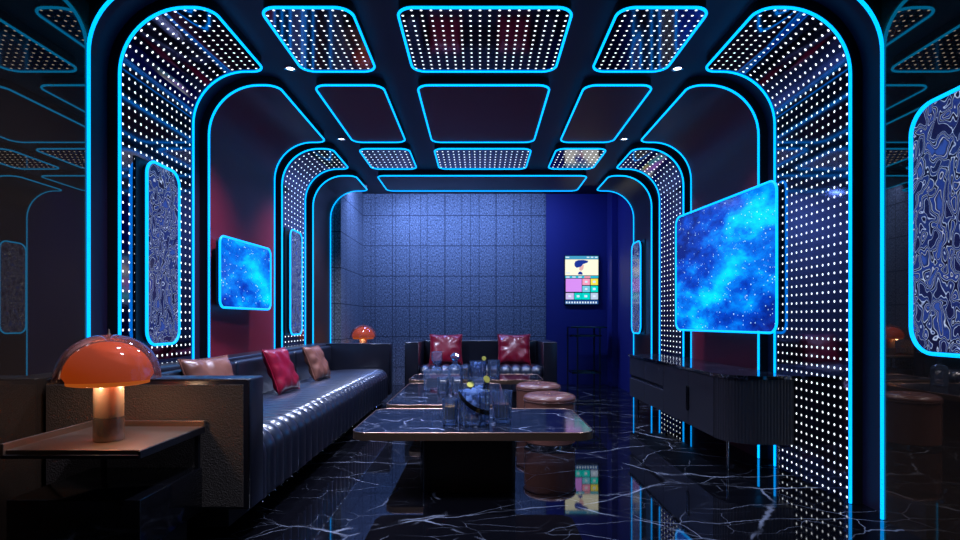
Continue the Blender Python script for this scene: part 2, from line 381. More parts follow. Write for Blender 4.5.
def rr_slab(P, u0, u1, v0, v1, r, nb, nf, square_u0=False, extra=(), n=8, uvflip=False):
    """slab with a rounded rectangular face, mapped by P(u, v, n). material 0 = face, 1 = rim"""
    bm = bmesh.new(); uvl = bm.loops.layers.uv.new('UVMap')
    us = set([u0, u1]) | {u for u in extra if u0 < u < u1}
    for k in range(n+1):
        d = r*(1-math.cos(PI/2*k/n))
        us.add(round(u1-d, 6))
        if not square_u0: us.add(round(u0+d, 6))
    us = sorted(us)
    def cut(u):
        d = 0
        if u > u1-r: d = u-(u1-r)
        elif not square_u0 and u < u0+r: d = (u0+r)-u
        return r-math.sqrt(max(0, r*r-d*d)) if d > 0 else 0
    rows = []
    for u in us:
        c = cut(u); a, b_ = v0+c, v1-c
        rows.append([(u, a), (u, b_)])
    fr = [[bm.verts.new(P(u, v, nf)) for u, v in row] for row in rows]
    fr2 = [[bm.verts.new(P(u, v, nf)) for u, v in row] for row in rows]
    bk = [[bm.verts.new(P(u, v, nb)) for u, v in row] for row in rows]
    for i in range(len(us)-1):
        f = bm.faces.new((fr[i][0], fr[i+1][0], fr[i+1][1], fr[i][1])); f.smooth = True
        for lp, (u, v) in zip(f.loops, (rows[i][0], rows[i+1][0], rows[i+1][1], rows[i][1])): lp[uvl].uv = (v, u) if uvflip else (u, v)
        f = bm.faces.new((bk[i][0], bk[i][1], bk[i+1][1], bk[i+1][0])); f.material_index = 1
        for j in (0, 1):
            f = bm.faces.new((fr2[i][j], fr2[i+1][j], bk[i+1][j], bk[i][j])); f.material_index = 1
    for i in (0, len(us)-1):
        f = bm.faces.new((fr2[i][0], fr2[i][1], bk[i][1], bk[i][0])); f.material_index = 1
    # orient each face: front faces towards +n
    q = P((u0+u1)/2, (v0+v1)/2, nf) - P((u0+u1)/2, (v0+v1)/2, nb)
    bmesh.ops.recalc_face_normals(bm, faces=bm.faces[:])
    bm.normal_update()
    mid = [f for f in bm.faces if f.material_index == 0]
    fm = mid[len(mid)//2]
    uc = sum((lp[uvl].uv[1 if uvflip else 0] for lp in fm.loops))/4; vc = (v0+v1)/2
    d = P(uc, vc, nf+0.01)-P(uc, vc, nf)
    if fm.normal.dot(d) < 0:
        bmesh.ops.reverse_faces(bm, faces=mid)
    return bm

# ------------------------------------------------------------------ arch profile
XB, ZT, R = 2.2, 2.988, 0.40        # face of the boards
T = 0.0725                          # boards stand this far off the shell
XS, ZS, RS = XB+T, ZT+T, R+T
UA = ZT-R; UB = UA+R*PI/2
ARC_US = [UA+R*PI/2*k/16 for k in range(17)]
def prof(s):
    def P(u, v, n):
        if u < UA: return Vector((s*(XB-n), v, u))
        if u < UB:
            a = (u-UA)/R
            return Vector((s*(XB-R+(R-n)*math.cos(a)), v, UA+(R-n)*math.sin(a)))
        return Vector((s*(XB-R-(u-UB)), v, ZT-n))
    return P
def ceilP(u, v, n): return Vector((u, v, ZT-n))
def dep(s): return F/s
BAYS = [(dep(166.2), dep(132.3), 'dots'), (dep(125.0), dep(94.8), 'burgundy'), (dep(91.3), dep(80.6), 'dots_wide'), (dep(77.0), dep(69.0), 'darkwood')]
Y_ARCH = 3.083; XN = 2.2; Y_BACK = 9.6; Y_NEAR = -2.2; Z_HI = 3.30
NR = 0.0088

# ------------------------------------------------------------------ shell of the room
bm = bmesh.new()
v = [bm.verts.new(c) for c in ((-XS-.3, Y_NEAR, 0), (XS+.3, Y_NEAR, 0), (XS+.3, Y_BACK+.3, 0), (-XS-.3, Y_BACK+.3, 0))]
bm.faces.new(v); struct(obj('floor', bm, M['floor']))
# tunnel shell: inner surface + outside thickness
def shell_pts(off=0.0, n=16):
    x, z, r = XS+off, ZS+off, RS+off
    p = [(-x, 0)]
    p += [(-(x-r)-r*math.cos(PI/2*k/n), z-r+r*math.sin(PI/2*k/n)) for k in range(n+1)]
    p += [((x-r)+r*math.sin(PI/2*k/n), z-r+r*math.cos(PI/2*k/n)) for k in range(n+1)]
    p += [(x, 0)]
    return p
def strip(name, pts, y0, y1, mat, thick=0.1):
    """wall strip following the arch profile from y0 to y1, with thickness outwards"""
    bm = bmesh.new()
    n = len(pts)
    def outp(i):
        a = Vector(pts[max(i-1, 0)]); b_ = Vector(pts[min(i+1, n-1)]); t = (b_-a).normalized()
        return Vector(pts[i]) + Vector((-t.y, t.x))*thick
    I0 = [bm.verts.new((x, y0, z)) for x, z in pts]; I1 = [bm.verts.new((x, y1, z)) for x, z in pts]
    O = [outp(i) for i in range(n)]
    O0 = [bm.verts.new((p.x, y0, p.y)) for p in O]; O1 = [bm.verts.new((p.x, y1, p.y)) for p in O]
    for i in range(n-1):
        for A, B in ((I0, I1), (O1, O0), (O0, I0), (I1, O1)):
            bm.faces.new((A[i], A[i+1], B[i+1], B[i]))
    bm.faces.new((I0[0], I1[0], O1[0], O0[0])); bm.faces.new((I0[-1], O0[-1], O1[-1], I1[-1]))
    return struct(obj(name, bm, mat, smooth=0.6))
sp_ = shell_pts()
strip('wall_left', sp_[:2], Y_ARCH+.01, 8.02, M['shell'])
strip('ceiling', sp_[1:-1], Y_ARCH+.01, 8.02, M['shell'])
strip('wall_right', sp_[-2:], Y_ARCH+.01, 8.02, M['shell'])
# facade that closes the step between the rounded arch and the square front room
bm = bmesh.new()
top = shell_pts(-T)[1:-1]; n = len(top)
hi2 = [(max(-XN, min(XN, x if 0 < i < n-1 else math.copysign(XN, x))), Z_HI) for i, (x, z) in enumerate(top)]
fa = [[bm.verts.new((x, y, z)) for x, z in pp] for pp in (top, hi2) for y in (Y_ARCH, Y_ARCH+.06)]
for i in range(n-1):
    for q, (A, B) in enumerate(((fa[0], fa[2]), (fa[2], fa[3]), (fa[3], fa[1]), (fa[1], fa[0]))):
        f = bm.faces.new((A[i], A[i+1], B[i+1], B[i])); f.material_index = 1 if q == 3 else 0
struct(obj('wall_front_spandrel', bm, [M['wallmirror'], M['shell']]))
# near part of the room: smoked mirror walls
for s, nm in ((-1, 'wall_near_left'), (1, 'wall_near_right')):
    bm = bmesh.new(); box(bm, (min(s*XN, s*(XN+.17)), Y_NEAR, 0), (max(s*XN, s*(XN+.17)), Y_ARCH+.01, Z_HI)); struct(obj(nm, bm, M['wallmirror']))
bm = bmesh.new(); box(bm, (-XS-.1, Y_NEAR-.1, 0), (XS+.1, Y_NEAR, Z_HI)); struct(obj('wall_behind', bm, M['black']))
bm = bmesh.new(); box(bm, (-XS-.1, Y_NEAR-.1, Z_HI), (XS+.1, Y_ARCH+.06, Z_HI+.1)); struct(obj('ceiling_near', bm, M['ceiling_paint']))
bm = bmesh.new(); box(bm, (-XS-.1, 8.02, Z_HI), (XS+.1, Y_BACK+.1, Z_HI+.1)); struct(obj('ceiling_back', bm, M['ceiling_paint']))
bm = bmesh.new(); box(bm, (-XS-.05, 8.02, ZS+.1), (XS+.05, 8.06, Z_HI)); struct(obj('trim_1', bm, M['black']))
# stone clad end wall with the return on the left
def uvbox(name, a, b, mat):
    bm = bmesh.new(); box(bm, a, b); uvl = bm.loops.layers.uv.new('UVMap'); bm.normal_update()
    for f in bm.faces:
        for lp in f.loops:
            c = lp.vert.co
            lp[uvl].uv = (c.x, c.z) if abs(f.normal.y) > 0.5 else ((c.y, c.z) if abs(f.normal.x) > 0.5 else (c.x, c.y))
    return struct(obj(name, bm, mat))
uvbox('wall_back', (-XS-.1, Y_BACK, 0), (1.11, Y_BACK+.1, Z_HI), M['stone'])
uvbox('wall_back_left', (-XS-.1, 8.06, 0), (-2.05, Y_BACK, Z_HI), M['stone'])
bm = bmesh.new(); box(bm, (1.11, Y_BACK+.01, 0), (XS+.1, Y_BACK+.1, Z_HI)); struct(obj('wall_back_right', bm, M['blue_wall']))
bm = bmesh.new(); box(bm, (XS, 8.06, 0), (XS+.1, Y_BACK+.01, Z_HI)); struct(obj('wall_far_right', bm, M['blue_wall']))
bm = bmesh.new(); box(bm, (2.17, 9.28, 0), (XS, 9.609, Z_HI), 0.004); struct(obj('trim_2', bm, M['blue_wall']))

# neon outline of the front arch
bm = bmesh.new(); tube(bm, [(x+(0.004 if x < 0 else -0.004), Y_ARCH-0.012, max(z, 0.004)) for x, z in shell_pts(-T)], 0.0095)
tag(obj('neon_arch', bm, M['neon'], smooth=True), 'cyan neon line framing the whole front arch from floor over ceiling', 'neon light')

# ------------------------------------------------------------------ boards with neon edges
def board(name, P, u0, u1, y0, y1, mat, label, cat, square=False, r=0.10):
    ex = list(ARC_US)+[k*0.25 for k in range(1, 12)] if square else ()
    bm = rr_slab(P, u0, u1, y0, y1, r, -T+0.001, 0.0, square, ex)
    o = tag(obj(name, bm, [mat, M['black']], smooth='keep'), label, cat)
    bm = bmesh.new()
    pts = rr_outline(u0, u1, y0, y1, r, 8, square, ex)
    tube(bm, [P(max(u, 0.004) if square else u, v_, 0.002) for u, v_ in pts], NR, closed=not square)
    obj('neon_tube', bm, M['neon'], o, smooth=True)
    return o
bay_words = ['front', 'second', 'third', 'rear']
look = {'dots_wide': 'mirrored panel dotted with white LEDs', 'dots': 'mirrored panel dotted with white LEDs', 'burgundy': 'burgundy panel', 'darkwood': 'dark brown panel'}
for b, (y0, y1, k) in enumerate(BAYS):
    for s, sd in ((-1, 'left'), (1, 'right')):
        board('wall_panel', prof(s), 0.0, UB+0.15, y0, y1, M[k],
              'curved %s with neon edge on %s wall, %s bay' % (look[k], sd, bay_words[b]), 'wall panel', True)
    if b < 3:
        for x0, x1, sd in ((-1.365, -0.81, 'left'), (-0.535, 0.535, 'centre'), (0.81, 1.365, 'right')):
            board('ceiling_panel', ceilP, x0, x1, y0, y1, M[k],
                  'flat %s with neon edge, %s of ceiling in %s bay' % (look[k], sd, bay_words[b]), 'ceiling panel')
    else:
        board('ceiling_panel', ceilP, -1.37, 1.37, y0, y1, M[k], 'wide dark brown ceiling panel with neon edge nearest the stone wall', 'ceiling panel')

# downlights in the ribs
dl_words = {0: 'first rib, left side', 1: 'first rib, right side', 2: 'second rib, left side', 3: 'second rib, right side'}
for i, (x, y) in enumerate(DOWN):
    t = thing('downlight', 'small round white ceiling spotlight on the %s' % dl_words[i], 'ceiling light', (x, y, ZS))
    bm = bmesh.new(); lathe(bm, [(0.030, 0), (0.045, 0), (0.045, -0.008), (0.034, -0.010), (0.030, -0.004)], 24, cap=False); obj('ring', bm, M['chrome'], t, smooth=0.5)
    bm = bmesh.new(); lathe(bm, [(0.001, -0.003), (0.031, -0.003), (0.031, 0.0), (0.001, 0.0)], 24); obj('lens', bm, M['neon_white'], t)

# ------------------------------------------------------------------ neon framed artworks, screens
def wall_art(s, xw, ya, yb, z0, z1, label, mat, frame_n, cat, name, part, r=0.1, y2x=None, thick=0.04):
    """flat framed slab; near edge (ya) at |x|=xw, far edge at |x|=y2x"""
    y2x = xw if y2x is None else y2x
    A = Vector((s*xw, ya, 0)); B = Vector((s*y2x, yb, 0)); d = (B-A).normalized(); Ln = (B-A).length
    nrm = Vector((-s*d.y, s*d.x, 0)) if True else None
    if nrm.x*s > 0: nrm = -nrm
    def P(u, v_, n): return A + d*v_ + Vector((0, 0, u)) + nrm*n
    root = thing(name, label, cat, (A+B)/2 + Vector((0, 0, z0)))
    inv = Matrix.Translation(-((A+B)/2 + Vector((0, 0, z0))))
    def place(o_): o_.data.transform(inv); return o_
    bm = rr_slab(P, z0+.012, z1-.012, .012, Ln-.012, r-.01, -thick, 0.0, uvflip=True)
    uvl = bm.loops.layers.uv['UVMap']
    place(obj(part, bm, [mat, M['black']], root, smooth='keep'))
    bm = bmesh.new(); tube(bm, [P(u, v_, 0.001) for u, v_ in rr_outline(z0, z1, 0, Ln, r)], 0.0095, True)
    place(obj('neon_frame', bm, M['neon'], root, smooth=True))
    if part == 'art_print':  # added black plate, hides the neon's mirror image beside the frame
        bm = bmesh.new(); lo_, hi_ = sorted((s*(xw+thick), s*(XB-0.001))) if xw+thick < XB-0.001 else (0, 0)
        if hi_ != lo_:
            box(bm, (lo_, ya-.045, z0-.005), (hi_, yb+.02, z1+.005), 0.0); place(obj('blackout_backing', bm, M['black'], root))
    return root, A, B, nrm, d, Ln, place
wall_art(-1, 2.15, 3.53, 3.91, 0.945, 2.135, 'tall neon-framed blue contour artwork on left wall, nearest the lamp', M['art'], 0, 'artwork', 'wall_artwork', 'art_print', 0.095)
wall_art(-1, 2.15, 6.20, 6.61, 0.945, 2.135, 'tall narrow neon-framed dark artwork deep on left wall above brown cushion', M['art'], 0, 'artwork', 'wall_artwork', 'art_print', 0.095)
wall_art(1, 2.15, 7.53, 7.97, 0.93, 2.20, 'slim neon-framed artwork on right wall above far end of cabinet', M['art'], 0, 'artwork', 'wall_artwork', 'art_print', 0.11)
wall_art(1, 2.13, 1.85, 2.78, 0.943, 2.15, 'large neon-framed artwork cut off by right edge of picture', M['art'], 0, 'artwork', 'wall_artwork', 'art_print', 0.13)
def screen(*a, **k):
    root, A, B, nrm, d, Ln, place = wall_art(*a, **k)
    z0, z1 = a[4], a[5]; s = a[0]
    bm = bmesh.new()
    mid = (A+B)/2; wallx = s*XB
    c = mid - nrm*0.045
    zc = (z0+z1)/2
    box(bm, (min(c.x, wallx-s*0.0), c.y-0.12, zc-0.14), (max(c.x, wallx), c.y+0.12, zc+0.14), 0.004)
    place(obj('wall_bracket', bm, M['black'], root))
    return root
screen(-1, 2.12, 4.458, 5.35, 1.21, 1.79, 'smaller neon-edged screen with blue starfield on left burgundy panel', M['galaxy'], 0, 'screen', 'wall_screen', 'display', r=0.06, y2x=2.05)
screen(1, 2.165, 4.105, 5.66, 1.011, 2.15, 'big neon-edged screen with blue galaxy above the fluted cabinet', M['galaxy'], 0, 'screen', 'wall_screen', 'display', r=0.08, y2x=1.97, thick=0.034)

# touch screen on the blue wall
def flat(name, col, es=1.0): return pm(name, (0.01, 0.01, 0.01), 0.2, emis=col, es=es)
ts = thing('touch_screen', 'upright song-selection touch screen with coloured tiles on blue back wall', 'screen', (1.723, Y_BACK-0.0, 1.39))
W2, H2 = 0.285, 0.83
bm = bmesh.new(); box(bm, (-W2-.012, -.035, -.012), (W2+.012, .0095, H2+.012), 0.004); obj('casing', bm, M['blackgloss'], ts)
def quad(bm, x0, x1, z0, z1, mi=0, y=-.0365):
    f = bm.faces.new([bm.verts.new(c) for c in ((x0, y, z0), (x1, y, z0), (x1, y, z1), (x0, y, z1))]); f.material_index = mi
def tile(name, x0, x1, z0, z1, col, y0=-.0385, es=1.15, label=None):
    bm = bmesh.new(); box(bm, (x0, y0, z0), (x1, -.034, z1)); o = obj(name, bm, flat('glow_'+name, col, es), ts)
    if label: o['label'] = label
    return o
def G(px, py): return (-W2 + (px-103)/(321-103)*2*W2, (434-py)/(434-107)*H2)
def gt(name, px0, py0, px1, py1, col, **k):
    a = G(px0, py1); b = G(px1, py0); return tile(name, a[0], b[0], a[1], b[1], col, **k)
gt('header_bar', 103, 107, 321, 128, (0.05, 0.30, 0.50), label='teal header strip')
gt('banner', 103, 130, 321, 238, (0.90, 0.86, 0.66), label='cream banner')
gt('menu_strip', 103, 242, 321, 257, (0.02, 0.42, 0.60), label='teal menu strip')
gt('menu_tab', 230, 244, 268, 256, (0.8, 0.25, 0.30), y0=-.0395)
gt('tile', 107, 261, 212, 350, (0.62, 0.25, 0.80), label='large violet tile')
gt('tile', 216, 261, 266, 304, (0.85, 0.30, 0.45), label='pink tile')
gt('tile', 271, 261, 319, 304, (0.85, 0.70, 0.05), label='yellow tile')
gt('tile', 216, 310, 266, 352, (0.15, 0.55, 0.68), label='blue-green tile')
gt('tile', 271, 310, 319, 352, (0.0, 0.62, 0.55), label='turquoise tile')
gt('tile', 107, 358, 160, 402, (0.55, 0.45, 0.75), label='pale lilac tile')
gt('tile', 164, 358, 212, 402, (0.0, 0.60, 0.52), label='turquoise tile')
gt('tile', 214, 358, 266, 402, (0.0, 0.62, 0.55), label='turquoise tile')
gt('tile', 271, 358, 319, 402, (0.45, 0.55, 0.72), label='pale blue tile')
gt('footer_bar', 103, 408, 321, 434, (0.01, 0.06, 0.25), label='dark blue footer strip')
# icons: small pale marks on tiles, footer and header
icon_mat = flat('glow_icons', (0.7, 0.85, 0.95))
def mark(nm, px0, py0, px1, py1):
    a = G(px0, py1); b_ = G(px1, py0); bm = bmesh.new(); box(bm, (a[0], -.0400, a[1]), (b_[0], -.0384, b_[1])); obj(nm, bm, icon_mat, ts)
for px, py, s_ in ((241, 282, 9), (294, 282, 9), (241, 331, 8), (294, 331, 9), (133, 380, 9), (188, 380, 9), (239, 380, 9), (294, 380, 9)): mark('icon', px-s_, py-s_*.8, px+s_, py+s_*.8)
for k in range(12): mark('menu_mark', 108+k*17.6, 416, 118+k*17.6, 429)
for px0, px1, py in ((106, 130, 116), (245, 262, 116), (272, 288, 116), (298, 316, 116), (110, 132, 250), (150, 172, 250), (190, 212, 250), (108, 134, 222)): mark('menu_mark', px0, py-4, px1, py+4)
# plain dark blue cap shape and pale shape on the banner
bm = bmesh.new()
def blob(pts, y):
    bm.faces.new([bm.verts.new((G(*p)[0], y, G(*p)[1])) for p in pts])
blob([(163, 160), (170, 143), (190, 135), (225, 134), (255, 140), (250, 152), (222, 162), (205, 180), (178, 187), (166, 176)], -.0398)
blob([(186, 232), (192, 216), (204, 212), (216, 220), (218, 234)], -.0398)
obj('banner_shape', bm, flat('glow_navy', (0.01, 0.03, 0.30)), ts)
bm = bmesh.new()
blob([(196, 182), (212, 170), (226, 168), (222, 196), (208, 208), (196, 202)], -.0396)
obj('banner_shape', bm, flat('glow_skin', (0.80, 0.45, 0.42)), ts)

# ------------------------------------------------------------------ sofas
def ribbed_seat(name, parent, L_, prof_pts, pitch, amp, phase=0.0):
    """profile (a,z) swept along the other horizontal axis t, swelling into channels"""
    # resample normals
    P_ = [Vector(p) for p in prof_pts]; n = len(P_)
    N_ = []
    for i in range(n):
        t = (P_[min(i+1, n-1)]-P_[max(i-1, 0)]).normalized(); N_.append(Vector((-t.y, t.x)))
    cnt = round(L_/pitch); pitch = L_/cnt; per = 10
    bm = bmesh.new(); rows = []
    for k in range(cnt*per+1):
        t = k*pitch/per; ph = (k % per)/per
        d = amp*(math.sin(PI*ph)**0.75) if 0 < ph < 1 else 0
        rows.append([bm.verts.new((p.x+q.x*(d-amp), t, p.y+q.y*(d-amp))) for p, q in zip(P_, N_)])
    for i in range(len(rows)-1):
        for j in range(n-1):
            bm.faces.new((rows[i][j], rows[i][j+1], rows[i+1][j+1], rows[i+1][j]))
    for r_ in (rows[0], rows[-1]):
        bm.faces.new(r_)
    bmesh.ops.recalc_face_normals(bm, faces=bm.faces[:])
    return obj(name, bm, M['seat'], parent, smooth=0.9)
def seat_profile(back, front, top, bot, r=0.12):
    p = [(back, bot), (back, top)]
    p[1] = (back, top-.03)
    for k in range(1, 9): p.append((back+(front-r-back)*k/8, top-.03*(1-k/8)**2))
    for k in range(1, 13):
        a = PI/2*k/12; p.append((front-r+r*math.sin(a), top-r+r*math.cos(a)))
    for k in range(1, 5): p.append((front, top-r-(top-r-bot)*k/4))
    return p

LX0, LX1, LY0, LY1 = -2.18, -1.165, 2.745, 7.17
sofa = thing('sofa', 'long black leather sofa with channelled seat along the left wall', 'sofa', (0, LY0, 0))
L_ = LY1-LY0
def arm(bm, y0, y1): box(bm, (LX0, y0, 0.165), (LX1, y1, 0.815), 0.012, 3)
bm = bmesh.new(); arm(bm, 0, 0.17); a1 = obj('armrest', bm, M['leather'], sofa, smooth=0.6)
bm = bmesh.new(); box(bm, (LX0+.005, -0.004, 0.18), (LX1-.035, 0.01, 0.785), 0.002); o = obj('arm_panel', bm, M['fabric'], a1); o['label'] = 'grainy charcoal fabric panel'
bm = bmesh.new(); arm(bm, L_-0.17, L_); obj('armrest', bm, M['leather'], sofa, smooth=0.6)
bm = bmesh.new(); tube(bm, [(LX1-.008, 0.005, 0.17), (LX1-.008, 0.005, 0.795), (LX1-.02, 0.005, 0.808), (LX0+.02, 0.005, 0.808)], 0.006); obj('piping', bm, M['leather'], a1, smooth=True)
bm = bmesh.new(); tube(bm, [(LX1-.008, L_-0.166, 0.4), (LX1-.008, L_-0.166, 0.795), (LX1-.02, L_-0.166, 0.808), (LX0+.22, L_-0.166, 0.808)], 0.006); obj('piping', bm, M['leather'], sofa, smooth=True)
bm = bmesh.new(); box(bm, (LX0, 0.17, 0.165), (-1.97, L_-0.17, 0.815), 0.02, 3); obj('backrest', bm, M['leather'], sofa, smooth=0.6)
for k in range(3):
    bm = bmesh.new(); q = (L_-0.34)/3; box(bm, (-1.99, 0.17+q*k+.004, 0.46), (-1.90, 0.17+q*(k+1)-.004, 0.79), 0.03, 4); obj('back_cushion', bm, M['leather'], sofa, smooth=0.6)
s_ = ribbed_seat('seat', sofa, L_-0.345, seat_profile(-1.97, -1.185, 0.505, 0.15), 0.138, 0.032); s_.location = (0, 0.1725, 0)
bm = bmesh.new(); box(bm, (LX0+.08, 0.06, 0.06), (-1.30, L_-0.06, 0.17)); obj('plinth', bm, M['black'], sofa)
bm = bmesh.new(); bmesh.ops.create_icosphere(bm, subdivisions=1, radius=0.0045)
stud = obj('stud', bm, M['chrome'], sofa); stud.location = (-1.18, 0.19, 0.147)
for k in range(1, 44):
    c = stud.copy(); COL.objects.link(c); c.location.y = 0.19+k*(L_-0.38)/43

# sofa facing the camera
BX0, BX1, BY0, BY1 = -1.048, 1.012, 7.50, 8.45
sofa2 = thing('sofa', 'black leather sofa with two arms facing the viewer before the stone wall', 'sofa', (-0.018, BY0, 0))
bx0, bx1 = BX0+0.018, BX1+0.018; D_ = BY1-BY0
for a, b_, i, j in ((bx0, bx0+.185, bx0+.006, bx0+.179), (bx1-.185, bx1, bx1-.179, bx1-.006)):
    bm = bmesh.new(); box(bm, (a, 0, 0.10), (b_, D_, 0.815), 0.012, 3); o = obj('armrest', bm, M['leather'], sofa2, smooth=0.6)
    bm = bmesh.new(); tube(bm, [(i, 0.004, 0.11), (i, 0.004, 0.808), (j, 0.004, 0.808), (j, 0.004, 0.11)], 0.006); obj('piping', bm, M['leather'], o, smooth=True)
bm = bmesh.new(); box(bm, (bx0+.185, D_-.17, 0.10), (bx1-.185, D_, 0.815), 0.02, 3); obj('backrest', bm, M['leather'], sofa2, smooth=0.6)
st = ribbed_seat('seat', sofa2, bx1-bx0-.37-.005, [(-a-0, z) for a, z in []] or seat_profile(-(D_-.17), -0.03, 0.495, 0.14), 0.145, 0.030)
st.rotation_euler = (0, 0, -PI/2); st.location = (bx0+.1875, 0, 0)
bm = bmesh.new(); box(bm, (bx0+.08, 0.08, 0.0), (bx1-.08, D_-.06, 0.14)); obj('plinth', bm, M['black'], sofa2)

# cushions
def cushion(label, mat, c, size, thick, rx, rz, seed, ry=0, piping=None):
    rnd = random.Random(seed)
    n = 22; bm = bmesh.new()
    ph = [rnd.uniform(0, 6.28) for _ in range(6)]
    grid = {}
    for sd in (1, -1):
        for i in range(n+1):
            for j in range(n+1):
                a, b_ = 2*i/n-1, 2*j/n-1
                pin = 1-0.075*(1-abs(a)**2)*abs(b_)**3*1.0
                pjn = 1-0.075*(1-abs(b_)**2)*abs(a)**3*1.0
                h = ((1-a**4)*(1-b_**4))**0.55
                edge = (i in (0, n) or j in (0, n))
                ang = math.atan2(b_, a); rr = math.hypot(a, b_)
                wr = 0.06*rr*rr*math.sin(9*ang+ph[0]+1.5*a)+0.035*math.sin(6*a+ph[1])*math.sin(5*b_+ph[2])+0.03*math.sin(14*a*b_+ph[3])
                z = 0 if edge else sd*thick/2*h*(1+wr*2.2)
                if edge and sd < 0: continue
                grid[(sd, i, j)] = bm.verts.new((a*pjn*size/2, b_*pin*size/2, z))
    for sd in (1, -1):
        for i in range(n):
            for j in range(n):
                q = []
                for u, v_ in ((i, j), (i+1, j), (i+1, j+1), (i, j+1)):
                    q.append(grid.get((sd, u, v_)) or grid[(1, u, v_)])
                if sd < 0: q.reverse()
                bm.faces.new(q)
    o = thing('cushion', label, 'cushion', c, 0)
    o.rotation_euler = (rx, ry, rz)
    obj('cover', bm, mat, o, smooth=True)
    bm = bmesh.new()
    pts = []
    for i in range(n+1): pts.append(grid_pt(i, 0, n, size))
    for j in range(1, n+1): pts.append(grid_pt(n, j, n, size))
    for i in range(n-1, -1, -1): pts.append(grid_pt(i, n, n, size))
    for j in range(n-1, 0, -1): pts.append(grid_pt(0, j, n, size))
    tube(bm, pts, 0.005, True, 6); obj('piping', bm, mat, o, smooth=True)
    return o
def grid_pt(i, j, n, size):
    a, b_ = 2*i/n-1, 2*j/n-1
    pin = 1-0.075*(1-abs(a)**2)*abs(b_)**3; pjn = 1-0.075*(1-abs(b_)**2)*abs(a)**3
    return (a*pjn*size/2, b_*pin*size/2, 0)
lean = math.radians(68)
cushion('brown leather cushion half hidden behind the near armrest', M['brown'], (-1.77, 3.62, 0.672), 0.41, 0.12, lean, math.radians(90-18), 1)
cushion('glossy red cushion leaning mid-way on the long left sofa', M['red'], (-1.74, 4.78, 0.68), 0.40, 0.12, lean, math.radians(90-6), 2)
cushion('brown leather cushion furthest along the long left sofa', M['brown'], (-1.73, 5.78, 0.665), 0.37, 0.12, lean, math.radians(90-8), 3)
cushion('glossy red cushion on left half of the facing sofa', M['red'], (-0.526, 8.09, 0.685), 0.48, 0.15, math.radians(66), math.radians(3), 4)
cushion('glossy red cushion on right half of the facing sofa', M['red'], (0.466, 8.09, 0.685), 0.48, 0.15, math.radians(66), math.radians(-2), 5)

# ------------------------------------------------------------------ side tables and mushroom lamps
def side_table(loc, label, flip=False):
    t = thing('side_table', label, 'side table', loc)
    x0, x1, y0, y1 = -0.268, 0.268, -0.25, 0.25
    bm = bmesh.new(); box(bm, (x0, y0, 0.566), (x1, y1, 0.585), 0.002); obj('tabletop', bm, M['table_bronze'], t)
    bm = bmesh.new(); box(bm, (x0-.012, y0-.012, 0.552), (x1+.004, y1+.012, 0.567), 0.002); box(bm, (x1-.002, y0-.01, 0.552), (x1+.008, y1+.01, 0.583), .002); obj('tray_frame', bm, M['black'], t)
    bm = bmesh.new(); box(bm, (x0-.014, y0-.012, 0.555), (x0, y1+.014, 0.612), 0.003); o = obj('rim', bm, M['table_bronze'], t)
    bm = bmesh.new(); box(bm, (x0, y1, 0.555), (x1+.008, y1+.014, 0.612), 0.003); obj('rim', bm, M['table_bronze'], t)
    for x in (x0+.06, x1-.02):
        bm = bmesh.new(); box(bm, (x-.009, y1-.02, 0.37), (x+.009, y1-.002, 0.553)); obj('post', bm, M['black'], t)
    bm = bmesh.new(); box(bm, (x0, y0, 0.17), (x1, y1, 0.385), 0.006); obj('drawer_box', bm, M['blackgloss'], t, smooth=0.5)
    bm = bmesh.new(); box(bm, (x0+.05, y0+.05, 0), (x1-.05, y1-.05, 0.172)); obj('plinth', bm, M['black'], t)
    return t
TZ = 0.585
tb = side_table((-1.655, 2.465, 0), 'bronze-topped side table with raised rims under the big lamp')
def lamp(loc, label):
    t = thing('table_lamp', label, 'lamp', loc)
    bm = bmesh.new(); lathe(bm, [(0.055, 0), (0.058, 0.003), (0.058, 0.102), (0.001, 0.102)], 40); obj('base', bm, M['lamp_base'], t, smooth=0.5)
    bm = bmesh.new(); lathe(bm, [(0.001, 0.103), (0.0565, 0.103), (0.0565, 0.275), (0.001, 0.275)], 40); obj('stem', bm, M['lamp_metal'], t, smooth=0.5)
    zr = 0.265
    # outer dome with thickness
    pr = []
    for k in range(17):
        a = PI/2*k/16; pr.append((0.198*math.cos(a)**0.92 if k < 16 else 0.004, zr+0.192*math.sin(a)))
    inn = [(max(r_-.004, .003), z-.004 if i else z) for i, (r_, z) in enumerate(pr)]
    bm = bmesh.new(); lathe(bm, pr, 64, cap=False); obj('lamp_shade', bm, M['shade'], t, smooth=True)
    # inner orange diffuser
    pr = [(0.135, zr-.024), (0.153, zr-.020)]
    for k in range(13):
        a = PI/2*k/12; pr.append((max(0.170*math.cos(a)**.95 if k else .155, .003), zr-.004+0.165*math.sin(a)))
    bm = bmesh.new(); lathe(bm, pr, 56, cap=False); obj('diffuser', bm, M['lamp_inner'], t, smooth=True)
    bm = bmesh.new(); lathe(bm, [(0.004, zr+.188), (0.007, zr+.192), (0.004, zr+.20), (0.003, zr+.214), (0.001, zr+.215)], 12); obj('finial', bm, M['lamp_metal'], t, smooth=0.6)
    return t
lamp((-1.635, 2.40, TZ), 'large orange glass mushroom lamp on the near side table')
def lamp_light(loc, p):
    l = bpy.data.lights.new('lamp_bulb', 'POINT'); l.energy = p; l.color = (1.0, 0.66, 0.40); l.shadow_soft_size = 0.03
    o = bpy.data.objects.new('lamp_bulb', l); COL.objects.link(o); o.location = loc
lamp_light((-1.635+.10, 2.40+.03, TZ+.250), 1.9)
lamp_light((-1.635-.02, 2.40-.10, TZ+.250), 1.3)
side_table((-1.76, 8.40, 0), 'side table behind the far end of the long sofa')
lamp((-1.80, 8.42, TZ), 'distant orange mushroom lamp glowing beyond the far armrest')
